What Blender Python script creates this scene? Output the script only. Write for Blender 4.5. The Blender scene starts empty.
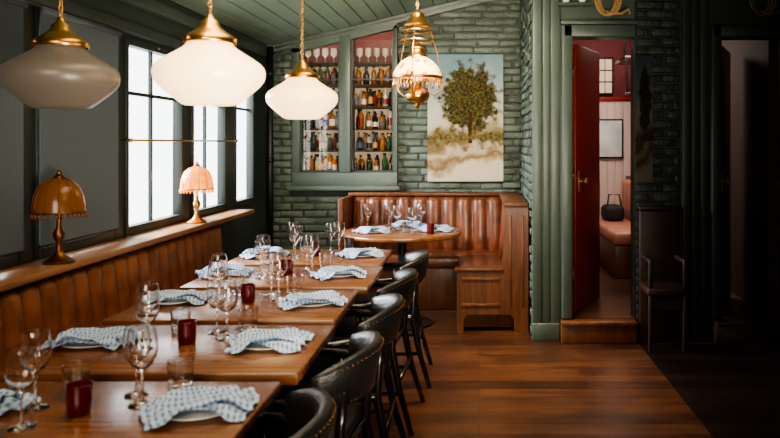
import bpy, bmesh, math, random
from mathutils import Vector, Matrix
random.seed(7)
C = bpy.context.scene.collection
try:
    bpy.context.scene.view_settings.look = 'AgX - Medium High Contrast'
except Exception: pass
# ------------------------------------------------------------------ materials
def new_mat(name):
    m = bpy.data.materials.new(name); m.use_nodes = True
    nt = m.node_tree; b = nt.nodes.get('Principled BSDF')
    return m, nt, b
def simple(name, col, rough=0.5, metal=0.0, em=None, es=0.0, trans=0.0, bump=0.0, bscale=40, var=0.0, coat=0.0, spec=0.5, vs=0.15):
    m, nt, b = new_mat(name)
    b.inputs['Base Color'].default_value = (*col, 1)
    b.inputs['Roughness'].default_value = rough
    b.inputs['Metallic'].default_value = metal
    b.inputs['Transmission Weight'].default_value = trans
    b.inputs['Coat Weight'].default_value = coat
    b.inputs['Coat Roughness'].default_value = 0.15
    b.inputs['Specular IOR Level'].default_value = spec
    if em: 
        b.inputs['Emission Color'].default_value = (*em, 1); b.inputs['Emission Strength'].default_value = es
    if bump or var:
        tc = nt.nodes.new('ShaderNodeTexCoord'); n = nt.nodes.new('ShaderNodeTexNoise')
        n.inputs['Scale'].default_value = bscale; n.inputs['Detail'].default_value = 5
        nt.links.new(tc.outputs['Object'], n.inputs['Vector'])
        if bump:
            bp = nt.nodes.new('ShaderNodeBump'); bp.inputs['Strength'].default_value = bump; bp.inputs['Distance'].default_value = 0.01
            nt.links.new(n.outputs['Fac'], bp.inputs['Height']); nt.links.new(bp.outputs['Normal'], b.inputs['Normal'])
        if var:
            n2 = nt.nodes.new('ShaderNodeTexNoise'); n2.inputs['Scale'].default_value = bscale*vs; n2.inputs['Detail'].default_value=6
            nt.links.new(tc.outputs['Object'], n2.inputs['Vector'])
            cr = nt.nodes.new('ShaderNodeValToRGB')
            cr.color_ramp.elements[0].position=0.3; cr.color_ramp.elements[1].position=0.7
            cr.color_ramp.elements[0].color = (*[c*(1-var) for c in col],1); cr.color_ramp.elements[1].color = (*[min(1,c*(1+var)) for c in col],1)
            nt.links.new(n2.outputs['Fac'], cr.inputs['Fac']); nt.links.new(cr.outputs['Color'], b.inputs['Base Color'])
    return m
def wood(name, c1, c2, scale=(2,30,30), rough=0.35, planks=None, coat=0.0, spec=0.4):
    m, nt, b = new_mat(name)
    b.inputs['Specular IOR Level'].default_value = spec
    tc = nt.nodes.new('ShaderNodeTexCoord'); mp = nt.nodes.new('ShaderNodeMapping')
    mp.inputs['Scale'].default_value = scale
    nt.links.new(tc.outputs['Object'], mp.inputs['Vector'])
    n = nt.nodes.new('ShaderNodeTexNoise'); n.inputs['Scale'].default_value=1.0; n.inputs['Detail'].default_value=8; n.inputs['Roughness'].default_value=0.65
    n.inputs['Distortion'].default_value = 0.6
    nt.links.new(mp.outputs['Vector'], n.inputs['Vector'])
    cr = nt.nodes.new('ShaderNodeValToRGB'); cr.color_ramp.elements[0].position=0.32; cr.color_ramp.elements[1].position=0.68
    cr.color_ramp.elements[0].color=(*c1,1); cr.color_ramp.elements[1].color=(*c2,1)
    nt.links.new(n.outputs['Fac'], cr.inputs['Fac'])
    out = cr.outputs['Color']
    b.inputs['Roughness'].default_value = rough; b.inputs['Coat Weight'].default_value = coat; b.inputs['Coat Roughness'].default_value=0.2
    bp = nt.nodes.new('ShaderNodeBump'); bp.inputs['Strength'].default_value=0.15; bp.inputs['Distance'].default_value=0.003
    nt.links.new(n.outputs['Fac'], bp.inputs['Height'])
    if planks:
        br = nt.nodes.new('ShaderNodeTexBrick'); br.inputs['Scale'].default_value=1.0
        br.inputs['Brick Width'].default_value=planks[0]; br.inputs['Row Height'].default_value=planks[1]
        br.inputs['Mortar Size'].default_value=0.003; br.inputs['Mortar Smooth'].default_value=0.4; br.inputs['Bias'].default_value=0
        br.inputs['Color1'].default_value=(0.50,0.48,0.46,1); br.inputs['Color2'].default_value=(1.35,1.28,1.2,1); br.inputs['Mortar'].default_value=(0.2,0.16,0.14,1)
        nt.links.new(tc.outputs['Object'], br.inputs['Vector'])
        mx = nt.nodes.new('ShaderNodeMix'); mx.data_type='RGBA'; mx.blend_type='MULTIPLY'; mx.inputs['Factor'].default_value=1
        nt.links.new(out, mx.inputs['A']); nt.links.new(br.outputs['Color'], mx.inputs['B'])
        out = mx.outputs['Result']
        # worn patches
        n4 = nt.nodes.new('ShaderNodeTexNoise'); n4.inputs['Scale'].default_value=2.6; n4.inputs['Detail'].default_value=7
        nt.links.new(tc.outputs['Object'], n4.inputs['Vector'])
        cr4 = nt.nodes.new('ShaderNodeValToRGB'); cr4.color_ramp.elements[0].position=0.35; cr4.color_ramp.elements[1].position=0.65
        cr4.color_ramp.elements[0].color=(0.6,0.58,0.56,1); cr4.color_ramp.elements[1].color=(1.15,1.12,1.1,1)
        nt.links.new(n4.outputs['Fac'], cr4.inputs['Fac'])
        mx2 = nt.nodes.new('ShaderNodeMix'); mx2.data_type='RGBA'; mx2.blend_type='MULTIPLY'; mx2.inputs['Factor'].default_value=1
        nt.links.new(out, mx2.inputs['A']); nt.links.new(cr4.outputs['Color'], mx2.inputs['B']); out = mx2.outputs['Result']
    nt.links.new(out, b.inputs['Base Color']); nt.links.new(bp.outputs['Normal'], b.inputs['Normal'])
    return m

M = {}
M['brick'] = simple('painted_brick', (0.074,0.100,0.080), 0.48, bump=1.0, bscale=38, var=0.55, spec=0.35, vs=0.09)
M['brick_shaded'] = simple('painted_brick_shaded', (0.012,0.018,0.016), 0.55, bump=0.9, bscale=45, var=0.3)  # same brick with the dimness of the right side put in its colour
M['mortar'] = simple('painted_mortar', (0.024,0.034,0.028), 0.6, bump=0.6, bscale=60)
M['mortar_shaded'] = simple('mortar_shaded', (0.008,0.012,0.011), 0.6)  # mortar darkened in colour to match the shaded brick
M['green'] = simple('green_trim_paint', (0.060,0.086,0.070), 0.38, bump=0.1, bscale=30, var=0.12)
M['green_dark'] = simple('dark_green_paint', (0.016,0.024,0.020), 0.4, bump=0.1, bscale=30)
M['green_wall'] = simple('wall_green_paint', (0.028,0.042,0.034), 0.4, bump=0.1, bscale=30)
M['green_shaded'] = simple('green_trim_paint_shaded', (0.014,0.021,0.018), 0.5)  # green trim paint again, shade of the right side painted in
M['ceil'] = simple('ceiling_board_paint', (0.19,0.26,0.20), 0.4, bump=0.1, bscale=20, var=0.12)
M['ceil_gap'] = simple('ceiling_gap', (0.01,0.015,0.013), 0.8)
M['table_wood'] = wood('table_oak', (0.10,0.036,0.012), (0.25,0.10,0.036), (3,45,30), 0.27, coat=0.5)
M['booth_wood'] = wood('booth_oak', (0.060,0.020,0.007), (0.14,0.050,0.018), (30,30,3), 0.4, coat=0.1, spec=0.3)
M['sill_wood'] = wood('sill_wood', (0.22,0.10,0.04), (0.36,0.18,0.08), (30,3,30), 0.4)
M['floor'] = wood('floor_boards', (0.034,0.014,0.007), (0.100,0.042,0.019), (2.2,26,10), 0.34, planks=(1.3,0.13,'x'), coat=0.05)
M['floor_shaded'] = wood('floor_boards_shaded', (0.006,0.003,0.002), (0.016,0.007,0.004), (2.2,26,10), 0.5, planks=(1.3,0.13,'x'), spec=0.2)  # floor boards again, their shade put into the colour
M['dark_wood'] = wood('dark_wood', (0.012,0.005,0.003), (0.03,0.011,0.005), (20,20,3), 0.5)
M['leather'] = simple('booth_leather', (0.135,0.040,0.016), 0.32, bump=0.25, bscale=60, var=0.4, coat=0.2)
M['leather_tan'] = simple('tan_leather', (0.20,0.068,0.022), 0.38, bump=0.25, bscale=60, var=0.35, coat=0.1)
M['leather_pink'] = simple('rose_leather', (0.42,0.19,0.13), 0.4, bump=0.2, bscale=60, var=0.2)
M['black_leather'] = simple('black_leather', (0.008,0.008,0.008), 0.36, bump=0.3, bscale=80)
M['black_wood'] = simple('ebonised_wood', (0.009,0.007,0.006), 0.26, coat=0.4)
M['black_metal'] = simple('black_iron', (0.010,0.010,0.010), 0.45, metal=0.3)
M['brass'] = simple('aged_brass', (0.62,0.34,0.10), 0.28, metal=1.0, bump=0.1, bscale=60)
M['bronze'] = simple('bronze', (0.22,0.10,0.04), 0.4, metal=1.0)
M['opal'] = simple('opal_glass', (0.78,0.64,0.44), 0.25, em=(1.0,0.64,0.30), es=2.5)
M['opal_dim'] = simple('opal_glass_dim', (0.10,0.085,0.07), 0.35, em=(1.0,0.78,0.55), es=0.05)  # opal glass with base colour lowered to paint in dim light
M['white'] = simple('porcelain', (0.80,0.80,0.78), 0.2)
M['glass'] = simple('clear_glass', (1,1,1), 0.0, trans=1.0)
M['glass'].node_tree.nodes['Principled BSDF'].inputs['IOR'].default_value = 1.45
M['water'] = simple('tumbler_glass', (0.95,0.97,0.97), 0.01, trans=1.0)
M['votive'] = simple('ruby_glass', (0.07,0.002,0.006), 0.08, em=(0.5,0.01,0.01), es=0.02, coat=0.5)
M['red'] = simple('oxblood_paint', (0.28,0.018,0.010), 0.4, var=0.1, bscale=20)
M['red_shaded'] = simple('oxblood_paint_shade', (0.16,0.008,0.006), 0.5)  # door red with shade painted into the colour
M['maroon'] = simple('maroon_paint', (0.15,0.018,0.020), 0.6)
M['maroon_dark'] = simple('bar_maroon_paint', (0.09,0.012,0.014), 0.6)
M['cream_wall'] = simple('cream_panel', (0.62,0.47,0.43), 0.6)
M['panel_shaded'] = simple('dim_panel', (0.03,0.016,0.014), 0.7)  # pale panelling painted dark to stand for an unlit room
M['backlit'] = simple('backlit_panel', (0.5,0.42,0.32), 0.6, em=(1.0,0.70,0.40), es=0.30)
M['rope'] = simple('rope', (0.40,0.25,0.10), 0.8, bump=0.6, bscale=120)
M['rope_dim'] = simple('rope_shaded', (0.09,0.055,0.02), 0.8, bump=0.6, bscale=120)  # same rope, darkened in colour as if in dim light
M['blind'] = simple('added_blind_cloth', (0.09,0.11,0.115), 0.9, em=(0.55,0.65,0.7), es=0.02)  # cloth tone and faint glow painted to look like dim daylight
M['black'] = simple('black_cloth', (0.012,0.012,0.013), 0.7)
M['paper'] = simple('print_paper', (0.55,0.56,0.55), 0.6, var=0.25, bscale=30)
M['plaster'] = simple('plaster_dark', (0.03,0.035,0.032), 0.8)
for nm,c,r,t in (('b_amber',(0.42,0.14,0.02),0.1,0.4),('b_green',(0.04,0.12,0.05),0.1,0.4),('b_clear',(0.75,0.76,0.70),0.08,0.6),('b_dark',(0.02,0.014,0.01),0.15,0.0),
               ('b_red',(0.22,0.02,0.015),0.2,0.2),('l_white',(0.70,0.62,0.48),0.6,0.0),('l_blue',(0.05,0.08,0.16),0.6,0.0),('l_gold',(0.5,0.28,0.08),0.5,0.0)):
    M[nm]=simple('bottle_'+nm,c,r,trans=t)
def pane():
    m = bpy.data.materials.new('window_pane'); m.use_nodes=True; nt=m.node_tree; nt.nodes.clear()
    o=nt.nodes.new('ShaderNodeOutputMaterial'); mx=nt.nodes.new('ShaderNodeMixShader'); t=nt.nodes.new('ShaderNodeBsdfTransparent'); g=nt.nodes.new('ShaderNodeBsdfGlossy')
    g.inputs['Roughness'].default_value=0.02; mx.inputs[0].default_value=0.05
    nt.links.new(t.outputs[0],mx.inputs[1]); nt.links.new(g.outputs[0],mx.inputs[2]); nt.links.new(mx.outputs[0],o.inputs[0]); return m
M['pane']=pane()
def napkin_mat():
    m,nt,b=new_mat('striped_linen'); tc=nt.nodes.new('ShaderNodeTexCoord')
    outs=[]
    for d in ('X','Y'):
        w=nt.nodes.new('ShaderNodeTexWave'); w.bands_direction=d; w.inputs['Scale'].default_value=5.0; w.inputs['Distortion'].default_value=0.0
        nt.links.new(tc.outputs['UV'],w.inputs['Vector']); 
        outs.append(w.outputs['Fac'])
    a=nt.nodes.new('ShaderNodeMath'); a.operation='MULTIPLY_ADD'; a.inputs[1].default_value=0.7
    nt.links.new(outs[1],a.inputs[0]); nt.links.new(outs[0],a.inputs[2])
    cr=nt.nodes.new('ShaderNodeValToRGB'); cr.color_ramp.elements[0].position=0.25; cr.color_ramp.elements[1].position=1.0
    cr.color_ramp.elements[0].color=(0.09,0.19,0.38,1); cr.color_ramp.elements[1].color=(0.45,0.56,0.72,1)
    nt.links.new(a.outputs[0],cr.inputs['Fac']); nt.links.new(cr.outputs[0],b.inputs['Base Color']); b.inputs['Roughness'].default_value=0.85
    return m
M['napkin']=napkin_mat()
def amber(name,es):
    m,nt,b=new_mat(name); tc=nt.nodes.new('ShaderNodeTexCoord'); v=nt.nodes.new('ShaderNodeTexNoise'); v.inputs['Scale'].default_value=14
    nt.links.new(tc.outputs['Object'],v.inputs['Vector'])
    cr=nt.nodes.new('ShaderNodeValToRGB'); cr.color_ramp.elements[0].position=0.35; cr.color_ramp.elements[1].position=0.65
    cr.color_ramp.elements[0].color=(0.70,0.16,0.015,1); cr.color_ramp.elements[1].color=(1.0,0.36,0.04,1)
    nt.links.new(v.outputs['Fac'],cr.inputs[0]); nt.links.new(cr.outputs[0],b.inputs['Emission Color']); b.inputs['Base Color'].default_value=(0.45,0.13,0.02,1)
    b.inputs['Emission Strength'].default_value=es; b.inputs['Roughness'].default_value=0.2; return m
M['tiff']=amber('amber_glass',2.2); M['tiff_dim']=amber('amber_glass_dim',0.05)
M['tiff_dim'].node_tree.nodes['Principled BSDF'].inputs['Base Color'].default_value=(0.12,0.045,0.012,1)  # base colour lowered so this lamp looks dimly lit
def floral():
    m,nt,b=new_mat('floral_milk_glass'); tc=nt.nodes.new('ShaderNodeTexCoord'); v=nt.nodes.new('ShaderNodeTexNoise'); v.inputs['Scale'].default_value=15; v.inputs['Detail'].default_value=3
    nt.links.new(tc.outputs['Object'],v.inputs['Vector'])
    cr=nt.nodes.new('ShaderNodeValToRGB'); e=cr.color_ramp.elements
    e[0].position=0.36; e[0].color=(0.40,0.10,0.02,1); e[1].position=0.43; e[1].color=(0.95,0.58,0.24,1)
    x=e.new(0.58); x.color=(0.98,0.66,0.32,1); x=e.new(0.65); x.color=(0.40,0.13,0.02,1)
    nt.links.new(v.outputs['Fac'],cr.inputs[0]); nt.links.new(cr.outputs[0],b.inputs['Base Color']); nt.links.new(cr.outputs[0],b.inputs['Emission Color']); b.inputs['Emission Strength'].default_value=1.4
    return m
M['floral']=floral()
def painting_mat(name='oil_landscape', k=1.0):
    m,nt,b=new_mat(name); N=nt.nodes; L=nt.links
    b.inputs['Specular IOR Level'].default_value=0.12
    tc=N.new('ShaderNodeTexCoord'); sp=N.new('ShaderNodeSeparateXYZ'); L.new(tc.outputs['Generated'],sp.inputs[0])
    def noise(sc,det=6):
        n=N.new('ShaderNodeTexNoise'); n.inputs['Scale'].default_value=sc; n.inputs['Detail'].default_value=det; L.new(tc.outputs['Object'],n.inputs['Vector']); return n.outputs['Fac']
    def ma(op,a,bb,c=None):
        n=N.new('ShaderNodeMath'); n.operation=op
        for i,v in enumerate((a,bb,c)):
            if v is None: continue
            if isinstance(v,(int,float)): n.inputs[i].default_value=v
            else: L.new(v,n.inputs[i])
        return n.outputs[0]
    def ramp(f,stops):
        cr=N.new('ShaderNodeValToRGB'); e=cr.color_ramp.elements
        e[0].position=stops[0][0]; e[0].color=(*stops[0][1],1); e[1].position=stops[-1][0]; e[1].color=(*stops[-1][1],1)
        for p,c in stops[1:-1]:
            x=e.new(p); x.color=(*c,1)
        L.new(f,cr.inputs[0]); return cr.outputs[0]
    def mix(f,a,bb):
        mx=N.new('ShaderNodeMix'); mx.data_type='RGBA'; L.new(f,mx.inputs['Factor']); L.new(a,mx.inputs['A']); L.new(bb,mx.inputs['B']); return mx.outputs['Result']
    n1=noise(4.5); n2=noise(14); n3=noise(40)
    zz=ma('MULTIPLY_ADD',n1,0.40,ma('SUBTRACT',sp.outputs['Z'],0.20))
    zz=ma('MULTIPLY_ADD',sp.outputs['X'],-0.10,ma('ADD',zz,0.05))
    bg=ramp(zz,[(0.0,(0.46,0.42,0.35)),(0.10,(0.50,0.43,0.32)),(0.17,(0.17,0.11,0.05)),(0.24,(0.42,0.36,0.26)),(0.31,(0.15,0.11,0.05)),(0.38,(0.20,0.17,0.09)),(0.46,(0.44,0.40,0.30)),(0.58,(0.42,0.43,0.37)),(0.72,(0.26,0.33,0.34)),(0.98,(0.13,0.21,0.25))])
    fg=ramp(n3,[(0.33,(0.012,0.013,0.005)),(0.5,(0.042,0.038,0.013)),(0.68,(0.12,0.085,0.03))])
    dx=ma('DIVIDE',ma('SUBTRACT',sp.outputs['X'],0.56),0.40); dz=ma('DIVIDE',ma('SUBTRACT',sp.outputs['Z'],0.65),0.29)
    d=ma('SQRT',ma('ADD',ma('MULTIPLY',dx,dx),ma('MULTIPLY',dz,dz)),0)
    d2=ma('ADD',d,ma('MULTIPLY',ma('SUBTRACT',n2,0.5),1.5))
    crown=N.new('ShaderNodeMapRange'); L.new(d2,crown.inputs[0]); crown.inputs[1].default_value=1.06; crown.inputs[2].default_value=0.80
    c1=mix(crown.outputs[0],bg,fg)
    tx=ma('ABSOLUTE',ma('SUBTRACT',ma('MULTIPLY_ADD',n1,0.08,sp.outputs['X']),0.60),0)
    tr=ma('MULTIPLY',ma('LESS_THAN',tx,0.022),ma('MULTIPLY',ma('LESS_THAN',sp.outputs['Z'],0.55),ma('GREATER_THAN',sp.outputs['Z'],0.30)))
    tcx=N.new('ShaderNodeRGB'); tcx.outputs[0].default_value=(0.035,0.018,0.008,1)
    c2=mix(tr,c1,tcx.outputs[0])
    hz=ma('ADD',ma('ABSOLUTE',ma('SUBTRACT',sp.outputs['Z'],0.34),0),ma('MULTIPLY',ma('SUBTRACT',n2,0.5),0.40))
    bush=N.new('ShaderNodeMapRange'); L.new(hz,bush.inputs[0]); bush.inputs[1].default_value=0.07; bush.inputs[2].default_value=0.01
    c3=mix(bush.outputs[0],c2,ramp(n3,[(0.3,(0.035,0.033,0.012)),(0.7,(0.16,0.12,0.05))]))
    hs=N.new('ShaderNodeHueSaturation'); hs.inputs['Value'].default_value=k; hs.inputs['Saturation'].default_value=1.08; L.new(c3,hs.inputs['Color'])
    L.new(hs.outputs[0],b.inputs['Base Color']); b.inputs['Roughness'].default_value=0.7
    bp=N.new('ShaderNodeBump'); bp.inputs['Strength'].default_value=0.3; bp.inputs['Distance'].default_value=0.004; L.new(n3,bp.inputs['Height']); L.new(bp.outputs[0],b.inputs['Normal'])
    return m
M['painting']=painting_mat(); M['painting_dim']=painting_mat('oil_landscape_shaded',0.14)  # second version has shade painted in by lowering its value

# ------------------------------------------------------------------ mesh builder
class MB:
    def __init__(s): s.v=[]; s.f=[]; s.m=[]; s.s=[]; s.mats=[]; s.uv={}
    def mi(s,mat):
        mt=M[mat]
        if mt not in s.mats: s.mats.append(mt)
        return s.mats.index(mt)
    def add(s,verts,faces,mat,smooth=False,X=None):
        o=len(s.v); k=s.mi(mat)
        for p in verts:
            p=Vector(p); s.v.append(tuple(X@p) if X is not None else tuple(p))
        for f in faces: s.f.append([i+o for i in f]); s.m.append(k); s.s.append(smooth)
    def box(s,x0,x1,y0,y1,z0,z1,mat,bev=0.0,X=None,seg=2,smooth=None):
        if bev<=0:
            vs=[(x0,y0,z0),(x1,y0,z0),(x1,y1,z0),(x0,y1,z0),(x0,y0,z1),(x1,y0,z1),(x1,y1,z1),(x0,y1,z1)]
            fs=[(0,3,2,1),(4,5,6,7),(0,1,5,4),(1,2,6,5),(2,3,7,6),(3,0,4,7)]
            s.add(vs,fs,mat,False,X); return
        bm=bmesh.new(); bmesh.ops.create_cube(bm,size=1)
        for v in bm.verts: v.co=Vector(((x0+x1)/2+v.co.x*(x1-x0),(y0+y1)/2+v.co.y*(y1-y0),(z0+z1)/2+v.co.z*(z1-z0)))
        bmesh.ops.bevel(bm,geom=bm.edges[:],offset=bev,segments=seg,profile=0.5,affect='EDGES')
        bm.verts.index_update()
        s.add([v.co.copy() for v in bm.verts],[[v.index for v in f.verts] for f in bm.faces],mat,(seg>1) if smooth is None else smooth,X); bm.free()
    def lathe(s,prof,mat,segs=24,c=(0,0,0),X=None,smooth=True):
        if segs>=20:
            P=[prof[0]]
            for p,q in zip(prof[:-1],prof[1:]):
                d=math.hypot(q[0]-p[0],q[1]-p[1])
                if d>0.006:
                    e=0.0012/d
                    P+= [(p[0]+(q[0]-p[0])*e,p[1]+(q[1]-p[1])*e),(p[0]+(q[0]-p[0])*(1-e),p[1]+(q[1]-p[1])*(1-e))]
                P.append(q)
            sharp=[]
            for i in range(len(prof)):
                if 0<i<len(prof)-1:
                    a=math.atan2(prof[i][1]-prof[i-1][1],prof[i][0]-prof[i-1][0]); b_=math.atan2(prof[i+1][1]-prof[i][1],prof[i+1][0]-prof[i][0])
                    dd=abs((b_-a+math.pi)%(2*math.pi)-math.pi)
                    if dd>0.9: sharp.append(prof[i])
            keep=set(sharp); keep.add(prof[0]); keep.add(prof[-1])
            Q=[]
            orig=set(prof)
            for i,p in enumerate(P):
                if p in orig: Q.append(p); continue
                near=(P[i-1] in keep and P[i-1] in orig) or (i+1<len(P) and P[i+1] in keep and P[i+1] in orig)
                if near: Q.append(p)
            prof=Q
        vs=[];fs=[];rings=[]
        for r,z in prof:
            if r<1e-6: vs.append((c[0],c[1],c[2]+z)); rings.append([len(vs)-1])
            else:
                st=len(vs)
                for i in range(segs):
                    a=2*math.pi*i/segs; vs.append((c[0]+r*math.cos(a),c[1]+r*math.sin(a),c[2]+z))
                rings.append(list(range(st,st+segs)))
        for a,b in zip(rings[:-1],rings[1:]):
            if len(a)==1 and len(b)==1: continue
            for i in range(segs):
                j=(i+1)%segs
                if len(a)==1: fs.append((a[0],b[j],b[i]))
                elif len(b)==1: fs.append((a[i],a[j],b[0]))
                else: fs.append((a[i],a[j],b[j],b[i]))
        s.add(vs,fs,mat,smooth,X)
    def rings(s,R,mat,closed=False,smooth=True,X=None,caps=True):
        vs=[];n=len(R[0]);fs=[]
        for r in R: vs+=list(r)
        m=len(R)
        for k in range(m if closed else m-1):
            a=k*n;b=((k+1)%m)*n
            for i in range(n):
                j=(i+1)%n; fs.append((a+i,a+j,b+j,b+i))
        if not closed and caps: fs.append(list(range(n))[::-1]); fs.append([(m-1)*n+i for i in range(n)])
        s.add(vs,fs,mat,smooth,X)
    def tube(s,pts,r,mat,segs=8,closed=False,X=None,flat=1.0):
        P=[Vector(p) for p in pts]; n=len(P); R=[]
        up=Vector((0,0,1)); prev=None
        for i in range(n):
            if closed: t=(P[(i+1)%n]-P[i-1])
            else: t=P[min(i+1,n-1)]-P[max(i-1,0)]
            t.normalize()
            if prev is None:
                a=up if abs(t.dot(up))<0.9 else Vector((1,0,0)); u=(a-t*a.dot(t)).normalized()
            else: u=(prev-t*prev.dot(t)).normalized()
            prev=u; w=t.cross(u); rr=r[i] if isinstance(r,(list,tuple)) else r
            R.append([P[i]+u*(rr*math.cos(2*math.pi*k/segs))+w*(rr*flat*math.sin(2*math.pi*k/segs)) for k in range(segs)])
        s.rings(R,mat,closed,True,X)
    def prism_xz(s,poly,y0,y1,mat):
        n=len(poly); vs=[(x,y0,z) for x,z in poly]+[(x,y1,z) for x,z in poly]
        fs=[list(range(n)),list(range(n,2*n))[::-1]]+[(i,i+n,(i+1)%n+n,(i+1)%n) for i in range(n)]
        s.add(vs,fs,mat)
    def mesh(s,name):
        me=bpy.data.meshes.new(name); me.from_pydata(s.v,[],s.f)
        for m in s.mats: me.materials.append(m)
        me.polygons.foreach_set('material_index',s.m); me.polygons.foreach_set('use_smooth',s.s)
        me.update()
        bm=bmesh.new(); bm.from_mesh(me); bmesh.ops.recalc_face_normals(bm,faces=bm.faces[:]); bm.to_mesh(me); bm.free()
        return me
    def obj(s,name,loc=(0,0,0),rz=0.0,origin=None):
        me=s.mesh(name)
        if origin is not None:
            me.transform(Matrix.Translation(-Vector(origin))); loc=origin
        return inst(me,name,loc,rz)
def inst(me,name,loc,rz=0.0,sc=1.0):
    o=bpy.data.objects.new(name,me); o.location=loc; o.rotation_euler=(0,0,rz); o.scale=(sc,sc,sc); C.objects.link(o); return o

# ------------------------------------------------------------------ constants
XL=-2.0; YB=6.7; YD=5.19; XR=3.2; YF=-1.2
def cz(x): return 2.38+0.24*(x+2.0)

# ---------------- floor
b=MB(); b.box(XL-0.1,XR+0.1,YF-0.1,YB+0.1,-0.1,0,'floor'); b.obj('floor')
b=MB(); b.box(1.16,XR,0.5,YD-0.125,0.0,0.006,'floor_shaded'); b.obj('floor_shade_sheet')  # dark sheet laid over the floor as painted shade on the right
# ---------------- ceiling (sloping boards)
b=MB(); ang=math.atan(0.24); L=(XR-XL)/math.cos(ang)
X=Matrix.Translation((XL,0,2.38))@Matrix.Rotation(-ang,4,'Y')
b.box(-0.1,L+0.1,YF-0.1,YB+0.1,0.02,0.08,'ceil_gap',X=X)
w=0.135;u=0.0
while u<L:
    b.box(u+0.004,min(u+w-0.004,L),YF,YB,0.0,0.022,'ceil',bev=0.005,X=X,seg=1); u+=w
b.obj('ceiling')
# ---------------- brick walls
def bricks(b,x0,x1,z0,z1,y,mat,ceil=True,holes=(),XX=None):
    bh=0.068;bw=0.215;row=0;z=z0
    while z<z1:
        x=x0-(bw/2 if row%2 else 0)-random.uniform(0,0.02)
        while x<x1:
            a=max(x,x0)+0.005; c=min(x+bw,x1)-0.005
            top=min(z+bh-0.011,z1)
            if c-a>0.03 and (not ceil or top<cz(a)-0.01):
                segs=[(a,c)]
                for hx0,hx1,hz0,hz1 in holes:
                    if top>hz0 and z<hz1:
                        ns=[]
                        for p,q in segs:
                            if q<=hx0 or p>=hx1: ns.append((p,q)); continue
                            if p<hx0-0.02: ns.append((p,hx0))
                            if q>hx1+0.02: ns.append((hx1,q))
                        segs=ns
                for p,q in segs:
                    d=random.uniform(0.004,0.026); t=random.uniform(-0.016,0.016)
                    Xr=Matrix.Translation(((p+q)/2,y,z+bh/2))@Matrix.Rotation(t,4,'Y')@Matrix.Rotation(random.uniform(-0.07,0.07),4,'X')
                    if XX is not None: Xr=XX@Xr
                    hw=(q-p)/2; b.box(-hw,hw,-d,0.02,-bh/2+0.004+random.uniform(0,.006),bh/2-0.004-random.uniform(0,.005),mat,bev=0.008,X=Xr,seg=2)
            x+=bw+random.uniform(-0.03,0.03)
        z+=bh;row+=1
WX0,WX1,WZ0=-1.78,-0.775,1.01
b=MB(); YI=YB
def wpoly(x0,x1,z0,y0,y1,mat,bb): bb.prism_xz([(x0,z0),(x1,z0),(x1,cz(x1)),(x0,cz(x0))],y0,y1,mat)
wpoly(XL,WX0,0,YI,YI+0.1,'mortar',b); wpoly(WX1,0.5,0,YI,YI+0.1,'mortar',b); b.box(WX0,WX1,YI,YI+0.1,0,WZ0,'mortar')
bricks(b,XL,0.4,0.0,3.1,YI,'brick',True,[(WX0,WX1,WZ0-0.02,4)])
b.obj('wall_back')
b=MB()
b.prism_xz([(XL,cz(XL)-0.075),(0.38,cz(0.38)-0.075),(0.38,cz(0.38)-0.004),(XL,cz(XL)-0.004)],YI-0.05,YI-0.022,'green')
b.prism_xz([(XL,cz(XL)-0.035),(0.38,cz(0.38)-0.035),(0.38,cz(0.38)-0.004),(XL,cz(XL)-0.004)],YI-0.075,YI-0.05,'green')
b.obj('trim_ceiling_back')
# ---------------- bar cabinet window in the back wall
b=MB(); y0=YI-0.055;y1=YI+0.04
tl=cz(WX0)-0.07; tr=cz(WX1)-0.07
b.box(WX0-0.03,WX1+0.03,YI-0.11,YI-0.02,WZ0,WZ0+0.045,'green',bev=0.006)
b.box(WX0,WX1,y0,y1,WZ0+0.03,1.18,'green',bev=0.004)
b.box(WX0,-1.703,y0,y1,1.18,tl,'green',bev=0.004)
b.box(-0.813,WX1,y0,y1,1.18,tr-0.02,'green',bev=0.004)
b.box(-1.325,-1.22,y0-0.01,y1,1.18,cz(-1.3)-0.07,'green',bev=0.006)
b.prism_xz([(WX0,tl-0.05),(WX1,tr-0.05),(WX1,tr),(WX0,tl)],y0,y1,'green')
for a,c in ((-1.703,-1.325),(-1.22,-0.813)):
    for p,q in ((a,a+0.016),(c-0.016,c)): b.box(p,q,y0+0.02,y1-0.01,1.18,cz(a)-0.12,'green_dark')
    b.box(a,c,y0+0.02,y1-0.01,1.18,1.20,'green_dark')
    b.box(a,c,y0+0.03,y1-0.02,2.06,2.075,'green_dark')
    b.box(a+0.02,c-0.02,YI,YI+0.004,1.2,cz(a)-0.12,'pane')
b.obj('window_1')
b=MB(); cy0,cy1=YI+0.1,YI+0.42
b.box(WX0-0.02,WX1+0.02,cy1,cy1+0.03,1.0,2.26,'backlit'); b.box(WX0-0.02,WX1+0.02,cy1,cy1+0.03,2.26,2.75,'maroon_dark')
b.box(WX0-0.03,WX0,YI+0.1,cy1,1.0,2.75,'dark_wood'); b.box(WX1,WX1+0.03,YI+0.1,cy1,1.0,2.75,'dark_wood')
b.box(WX0,WX1,YI+0.1,cy1,2.70,2.75,'maroon_dark'); 
shelves=[1.17,1.385,1.60,1.815,2.03]
for z in shelves+[2.245]: b.box(WX0,WX1,cy0+0.01,cy1-0.002,z-0.012,z,'dark_wood')
b.box(-1.285,-1.26,cy0+0.01,cy1,1.0,2.7,'dark_wood')
b.obj('bar_shelving')
b=MB()
liq=['b_amber','b_green','b_clear','b_clear','b_dark','b_red','b_amber','b_dark','b_amber','b_green']
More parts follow.
